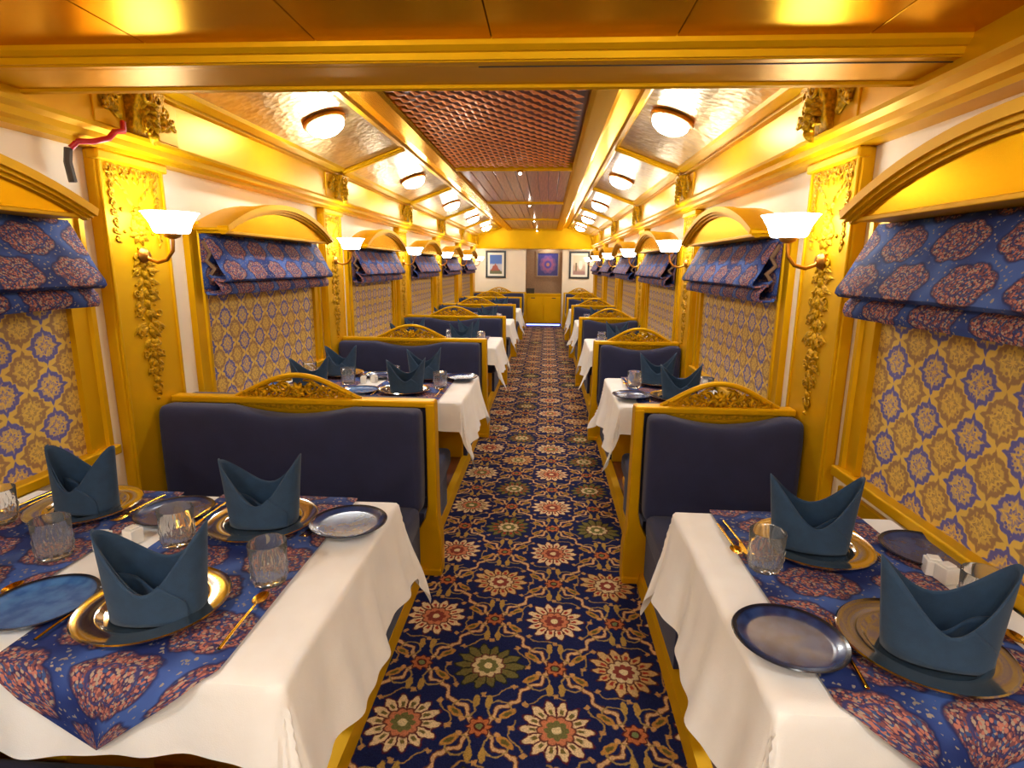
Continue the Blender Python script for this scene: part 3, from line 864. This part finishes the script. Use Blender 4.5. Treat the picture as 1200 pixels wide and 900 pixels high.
# ------------------------------------------------------------------ tableware prototypes (base at z=0)
def charger_mesh():
    prof = [(.001, .006), (.095, .006), (.100, .008), (.108, .016), (.113, .018), (.118, .017), (.150, .020), (.155, .022), (.158, .020), (.152, .014), (.110, .008), (.098, .0), (.001, .0)]
    return MB().lathe(prof, 56).mesh('charger', 'charger', True)
def plate_mesh(mat):
    prof = [(.001, .008), (.080, .008), (.092, .010), (.104, .017), (.112, .020), (.114, .018), (.104, .010), (.088, .002), (.070, .0), (.001, .0)]
    return MB().lathe(prof, 48).mesh('side_plate', mat, True)
def tumbler_mesh():
    mb = MB()
    def rm(a): return 1 + .012*math.cos(12*a)
    prof = [(.0005, .0), (.029, .0), (.032, .003), (.0345, .035), (.036, .060), (.0375, .095), (.0368, .096), (.0355, .094), (.0335, .060), (.031, .022), (.028, .016), (.0005, .014)]
    mb.lathe(prof, 48, rmul=rm)
    for k in range(24):                  # cut facets on the lower wall
        a = 2*PI*k/24
        for j in range(2):
            z = .016+.020*j + .01*(k % 2); r_ = .0338+.0012*j
            c, s_ = math.cos(a), math.sin(a)
            mb.add([(r_*c-.004*s_, r_*s_+.004*c, z), (r_*c+.004*s_, r_*s_-.004*c, z), (r_*c, r_*s_, z+.011), (r_*c, r_*s_, z-.011), ((r_+.0035)*c, (r_+.0035)*s_, z)],
                   [(0, 4, 2), (4, 1, 2), (0, 3, 4), (4, 3, 1)])
    return mb.mesh('tumbler', 'glass', True)
def napkin_parts():
    """folded cloth standing up: a wrapped sleeve with two high corners; local x across, y depth"""
    body = MB(); N = 56; H = 14
    def top(a):                          # height around the sleeve
        c = abs(math.cos(a)); f = .105 + (.105 if math.cos(a) > 0 else .090)*c**1.7
        if math.sin(a) < 0: f -= .040*(1-c)**1.0   # front dips lower
        return f
    def fn(u, v):
        a = 2*PI*u - PI/2; h = top(a)*v
        fl = 1 + .22*v*abs(math.cos(a))**2
        rx, ry = .096, .060
        e = .85
        ca, sa = math.cos(a), math.sin(a)
        x = rx*math.copysign(abs(ca)**e, ca)*fl; y = ry*math.copysign(abs(sa)**e, sa)*(1-.15*v)
        return (x, y + .004*math.sin(3*a+2)*v, h)
    body.grid(fn, N, H)
    # front flap : diagonal overlap
    flap = MB()
    def fn2(u, v):
        a = -PI + u*PI*.80
        hmax = (.205 - .185*u)*(1) if u < 1 else .0
        h = max(.004, min(top(a)+.004, hmax+.02))*v
        ca, sa = math.cos(a), math.sin(a); e = .85
        fl = 1 + .22*min(1, h/.2)*abs(ca)**2
        x = .099*math.copysign(abs(ca)**e, ca)*fl; y = .0645*math.copysign(abs(sa)**e, sa)*(1-.15*h/.13)
        return (x, y, h)
    flap.grid(fn2, 26, 8)
    inner = MB()
    def fn3(u, v):
        x = -.080+.16*u; h = (.05+.040*abs(2*u-1))
        return (x*(1+.1*v), .012*math.sin(u*9) + .004, h*v)
    inner.grid(fn3, 16, 6)
    return body, flap, inner
def cutlery_mesh(kind):
    mb = MB()
    mb.tube([(0, -.105, .004), (0, -.06, .007), (0, .02, .009), (0, .045, .009)], lambda t: .0042-.0012*t, 8, flat=.6)
    if kind == 'spoon':
        N, Mv = 16, 5; vs = []
        for j in range(Mv+1):
            rr = j/Mv
            for i in range(N):
                a = 2*PI*i/N; vs.append((.0165*rr*math.cos(a), .068+.027*rr*math.sin(a), .003+.008*rr**2))
        mb.add(vs, [(j*N+i, j*N+(i+1) % N, (j+1)*N+(i+1) % N, (j+1)*N+i) for j in range(Mv) for i in range(N)])
    elif kind == 'fork':
        mb.add([(-.003, .04, .009), (.003, .04, .009), (.012, .058, .006), (-.012, .058, .006), (.012, .066, .006), (-.012, .066, .006)], [(0, 1, 2, 3), (3, 2, 4, 5)])
        for k in range(4):
            x = -.0105+.007*k; mb.tube([(x, .062, .006), (x, .085, .005), (x, .105, .009)], .0016, 5)
    else:
        mb.add([(-.004, .04, .009), (.004, .04, .009), (.010, .06, .006), (.009, .10, .005), (-.003, .12, .005), (-.004, .06, .006),
                (-.004, .04, .007), (.004, .04, .007), (.010, .06, .004), (.009, .10, .003), (-.003, .12, .003), (-.004, .06, .004)],
               [(0, 1, 2, 3, 4, 5), (6, 11, 10, 9, 8, 7)] + [(i, (i+1) % 6, 6+(i+1) % 6, 6+i) for i in range(6)])
    return mb.mesh(kind, 'cutlery', True)
ch_me = charger_mesh(); pb_me = plate_mesh('plate_blue'); pd_me = plate_mesh('plate_dark'); tu_me = tumbler_mesh()
cut_me = {k: cutlery_mesh(k) for k in ('spoon', 'fork', 'knife')}
nb_, nf_, ni_ = napkin_parts()
nb_me, nf_me, ni_me = (m_.mesh(nm, 'napkin', True, recalc=False) for m_, nm in ((nb_, 'sleeve'), (nf_, 'front_flap'), (ni_, 'inner_fold')))
nap_proto = None
def napkin(loc, rz, label):
    global nap_proto
    if nap_proto is None:
        r = thing('folded_napkin', label, 'napkin', loc, rz, 'folded napkins on the tables')
        put('sleeve', nb_me, r, solid=.003, smooth=True); put('front_flap', nf_me, r, solid=.003, smooth=True); put('inner_fold', ni_me, r, solid=.003, smooth=True)
        nap_proto = r
    else: r = dup(nap_proto, loc, rz, label)
    return r
ZC, ZR = ZT+.006, ZT+.014
def sit(o, label, cat, group, rz=0):
    o.rotation_euler = (0, 0, rz); return tag(o, label, cat, group)
def setting(cx, cy, rz, where, dark, full, nrot, plate_dx=-.272, glass=(.19, .15), plate_only=True, pdark=None):
    """where: phrase that singles the seat out. rz=0 faces away from viewer (near side)."""
    c, s_ = math.cos(rz), math.sin(rz)
    def W(dx, dy, z): return (cx + dx*c - dy*s_, cy + dx*s_ + dy*c, z)
    ch = put('charger_plate', ch_me, loc=W(0, 0, ZR+.002), smooth=True); sit(ch, f'round polished metal charger plate, {where}', 'charger plate', 'charger plates')
    napkin(W(.02 if rz == 0 else .0, -.01, ZR+.009), rz*0+nrot, f'folded dark blue napkin standing on the charger, {where}')
    px, py, pz = W(plate_dx, 0, ZC+.002 + (.011 if abs(plate_dx+.165) < .105 else 0))
    if glass: 
        g = put('tumbler', tu_me, loc=W(*glass, ZR), smooth=True); g.scale = (1.22, 1.22, 1.12); sit(g, f'cut glass tumbler, {where}', 'glass', 'cut glass tumblers', rz)
    if full:
        p_ = put('side_plate', pd_me if dark else pb_me, loc=(px, py, pz), smooth=True); sit(p_, f'glazed {"dark " if dark else ""}blue side plate, {where}', 'plate', 'blue side plates', rz)
        sp = put('spoon', cut_me['spoon'], loc=W(.222, -.02, ZR+.001), smooth=True); sit(sp, f'gold spoon right of the charger, {where}', 'spoon', 'gold cutlery', rz)
        if rz: kn = put('knife', cut_me['knife'], loc=W(.195, -.045, ZR+.001), smooth=True); sit(kn, f'gold knife beside the spoon, {where}', 'knife', 'gold cutlery', rz+.02)
        fk = put('fork', cut_me['fork'], loc=W(-.165, -.02, ZR+.001), smooth=True); sit(fk, f'gold fork left of the charger, {where}', 'fork', 'gold cutlery', rz-.08)
for n in range(5):
    full = n < 2
    yo = n*P; tn = TABN[n]
    T = f'of the {tn} left table'
    setting(-.549, 1.107+yo, 0, f'near aisle seat {T}', False, full, .12, glass=(.201, .136))
    setting(-.516, 1.547+yo, PI, f'far aisle seat {T}', True, full, .10, plate_dx=-.262, glass=(.181, .133))
    setting(-1.16, 1.107+yo, 0, f'near window seat {T}', False, full, .1, plate_dx=-.20 if False else -.16 if False else -.255, glass=(.182, .213))
    setting(-1.125, 1.60+yo, PI, f'far window seat {T}', True, full, -.15, plate_dx=-.294, glass=(.185, .10))
    T = f'of the {tn} right table'
    setting(1.115, 1.088+yo, 0, f'near seat {T}', True, full, -.22, plate_dx=-.268, glass=(.213, .14))
    setting(1.086, 1.526+yo, PI, f'far seat {T}', True, full, -.18, plate_dx=-.313, glass=(.174, .125))
    # salt and pepper pots
    for s, xs in ((-1, (-.884, -.846)), (1, (1.372, 1.336))):
        for k, x in enumerate(xs):
            nm_ = 'salt_pot' if k == 0 else 'pepper_pot'
            g = MB().box(-.019, .019, -.019, .019, 0, .044).box(-.014, .014, -.014, .014, .044, .050).build(nm_, 'ceramic', loc=(x-.012+.024*k, 1.385+.035*k+yo, ZC+.001), bevel=.004)
            g.rotation_euler = (0, 0, .2-.5*k)
            tag(g, f'small white ceramic {"salt" if k == 0 else "pepper"} pot on the {tn} {SIDE[s]} table', 'shaker', 'white cruet pots')

# ------------------------------------------------------------------ lamps
def dome_lamp(x, y, z, label, tilt=0, group='ceiling dome lamps'):
    r = thing('ceiling_lamp', label, 'lamp', (x, y, z), 0, group); r.rotation_euler = (0, tilt, 0)
    MB().lathe([(.0005, .0), (.125, .0), (.132, -.008), (.130, -.024), (.118, -.030), (.108, -.026), (.0005, -.02)], 40).build('lamp_ring', 'brass', r, True)
    MB().lathe([(.110, -.026), (.108, -.045), (.092, -.068), (.060, -.086), (.025, -.094), (.0005, -.096)], 32).build('glass_dome', 'lampglass', r, True)
for s in (-1, 1):
    for n in range(5):
        dome_lamp(s*1.03, 3.566+n*P, 2.338, f'round glowing ceiling lamp, {TABN[n]} in the {SIDE[s]} row', tilt=s*.35)
for s in (-1, 1):
    for k, y in enumerate((-.12, -1.0)):  # unseen dome lamps added to brighten the tables near the viewer
        dome_lamp(s*.80, y, 2.082, f'added unseen round ceiling lamp under the lowered ceiling on the {SIDE[s]}, {"above the viewer" if k == 0 else "behind the viewer"}', group='added lamps of the lowered ceiling')
def sconce(s, n):
    y = PIL+n*P - (.06 if n == NB-1 else 0)
    r = thing('wall_sconce', f'brass wall lamp with white flared shade on the {ORD[n]} {SIDE[s]} pilaster', 'wall lamp', (s*PX, y, 1.52), 0, f'wall lamps on the {SIDE[s]}')
    d = -s
    pts = [(d*.012, 0, .02), (d*.03, 0, -.015), (d*.07, 0, -.03), (d*.115, 0, -.018), (d*.145, 0, .02), (d*.15, 0, .06), (d*.15, 0, .085)]
    MB().tube(pts, lambda t: .009-.002*t, 8).build('arm', 'brass', r, True)
    MB().lathe([(.0005, 0), (.03, 0), (.034, .012), (.022, .028), (.0005, .032)], 20).xf(Matrix.Rotation(PI/2*d, 4, 'Y')).build('wall_rose', 'brass', r, True)
    MB().lathe([(.012, .07), (.03, .078), (.036, .092), (.012, .092)], 20, (d*.15, 0, 0)).build('gallery', 'brass', r, True)
    MB().lathe([(.0005, .094), (.062, .094), (.070, .10), (.082, .135), (.106, .176), (.112, .180), (.103, .180), (.078, .138), (.06, .104), (.0005, .10)], 32, (d*.15, 0, 0)).build('shade', 'sconceglass', r, True)
for s in (-1, 1):
    for n in range(NB): sconce(s, n)
for k, y in enumerate(BARS):
    r = thing('spotlight', f'small bright spotlight on the {TABN[k]} gold bar of the ceiling strip', 'spotlight', (.06, y, 2.336), 0, 'spotlights along the ceiling strip')
    MB().lathe([(.0005, 0), (.03, 0), (.034, -.006), (.022, -.016), (.016, -.016)], 20).build('spot_ring', 'brass', r, True)
    MB().lathe([(.012, -.014), (.012, -.024), (.008, -.030), (.0005, -.032)], 16).build('bulb', 'spot', r, True)

# ------------------------------------------------------------------ far end
def picture(x0, x1, z0, z1, y, art, label, fr='black', mount=.22):
    xm = (x0+x1)/2
    r = thing('framed_picture', label, 'picture', (xm, y, z0)); h = z1-z0; hw = (x1-x0)/2; t = .045
    mb = MB().box(-hw, hw, -.03, 0, 0, t).box(-hw, hw, -.03, 0, h-t, h).box(-hw, -hw+t, -.03, 0, t, h-t).box(hw-t, hw, -.03, 0, t, h-t)
    mb.build('frame', fr, r)
    MB().box(-hw+t, hw-t, -.012, 0, t, h-t).build('mount', 'mount', r)
    a = t + mount*hw; mb = MB()
    mb.grid(lambda u, v: (-hw+a+(2*hw-2*a)*u, -.014, a+(h-2*a)*v), 1, 1, lambda u, v: (u, v)); mb.build('print', art, r)
picture(-1.20, -.70, 1.20, 1.86, YE, 'fort', 'dark framed print of a red hill under blue sky, left of the niche')
picture(.86, 1.36, 1.20, 1.86, YE, 'palace', 'dark framed pale palace print on the end wall, right of the niche')
picture(.02, .66, 1.20, 1.88, YE+1.10, 'mandala', 'purple mandala panel above the counter in the niche', 'niche', .02)
ct = thing('sideboard', 'gold sideboard counter standing in the niche at the end of the aisle', 'sideboard', ((NX0+NX1)/2, YE+.2, 0))
cw = (NX1-NX0)/2-.01
MB().box(-cw, cw, -.16, .25, .09, .78).build('body', 'gold', ct, bevel=.006)
MB().box(-cw, cw, -.18, .27, .78, .82).build('worktop', 'gold', ct, bevel=.006)
for k in (-1, 1):
    dr = MB().box(k*cw/2-cw*.46, k*cw/2+cw*.46, -.175, -.16, .14, .74).build('door', 'gold', ct, bevel=.008)
    MB().box(k*.10-.05+(k*.16), k*.10+.05+(k*.16), -.19, -.175, .705, .725).build('handle', 'dark', dr)
MB().box(-cw, cw, -.15, .24, 0, .09).build('plinth', 'dark', ct)
MB().box(-cw+.02, cw-.02, -.165, -.152, .03, .06).build('light_strip', 'led', ct)
bx = thing('serving_box', 'small dark box on the left end of the sideboard in the niche', 'box', (-.09, YE+.25, .82))
MB().box(-.10, .10, -.08, .08, 0, .10).build('body', 'dark', bx, bevel=.01); MB().box(-.105, .105, -.085, .085, .10, .125).build('lid', 'dark', bx, bevel=.01)
nl = thing('picture_light', 'small lamp over the purple panel in the far niche', 'lamp', (.34, YE+.85, 2.10))
MB().lathe([(.0005, 0), (.07, 0), (.08, -.01), (.06, -.02)], 20).build('lamp_ring', 'brass', nl, True)
MB().lathe([(.06, -.018), (.05, -.04), (.0005, -.05)], 20).build('glass_dome', 'lampglass', nl, True)
# red cable and clip on the left wall beside the first pilaster
cb = thing('red_cable', 'red cable looping out of the cornice beside the nearest left pilaster', 'cable', (-1.40, 2.1, 1.93))
MB().tube([(-.04, .02, -.03), (-.02, .03, -.005), (.02, .06, .0), (.05, .10, .02), (.055, .13, .05), (.06, .17, .06), (.04, .20, .10)], .011, 8).build('cord', 'red', cb, True)
MB().tube([(-.05, .02, -.03), (-.055, .015, -.08), (-.05, .02, -.15)], .014, 6).build('connector', 'dark', cb, True)
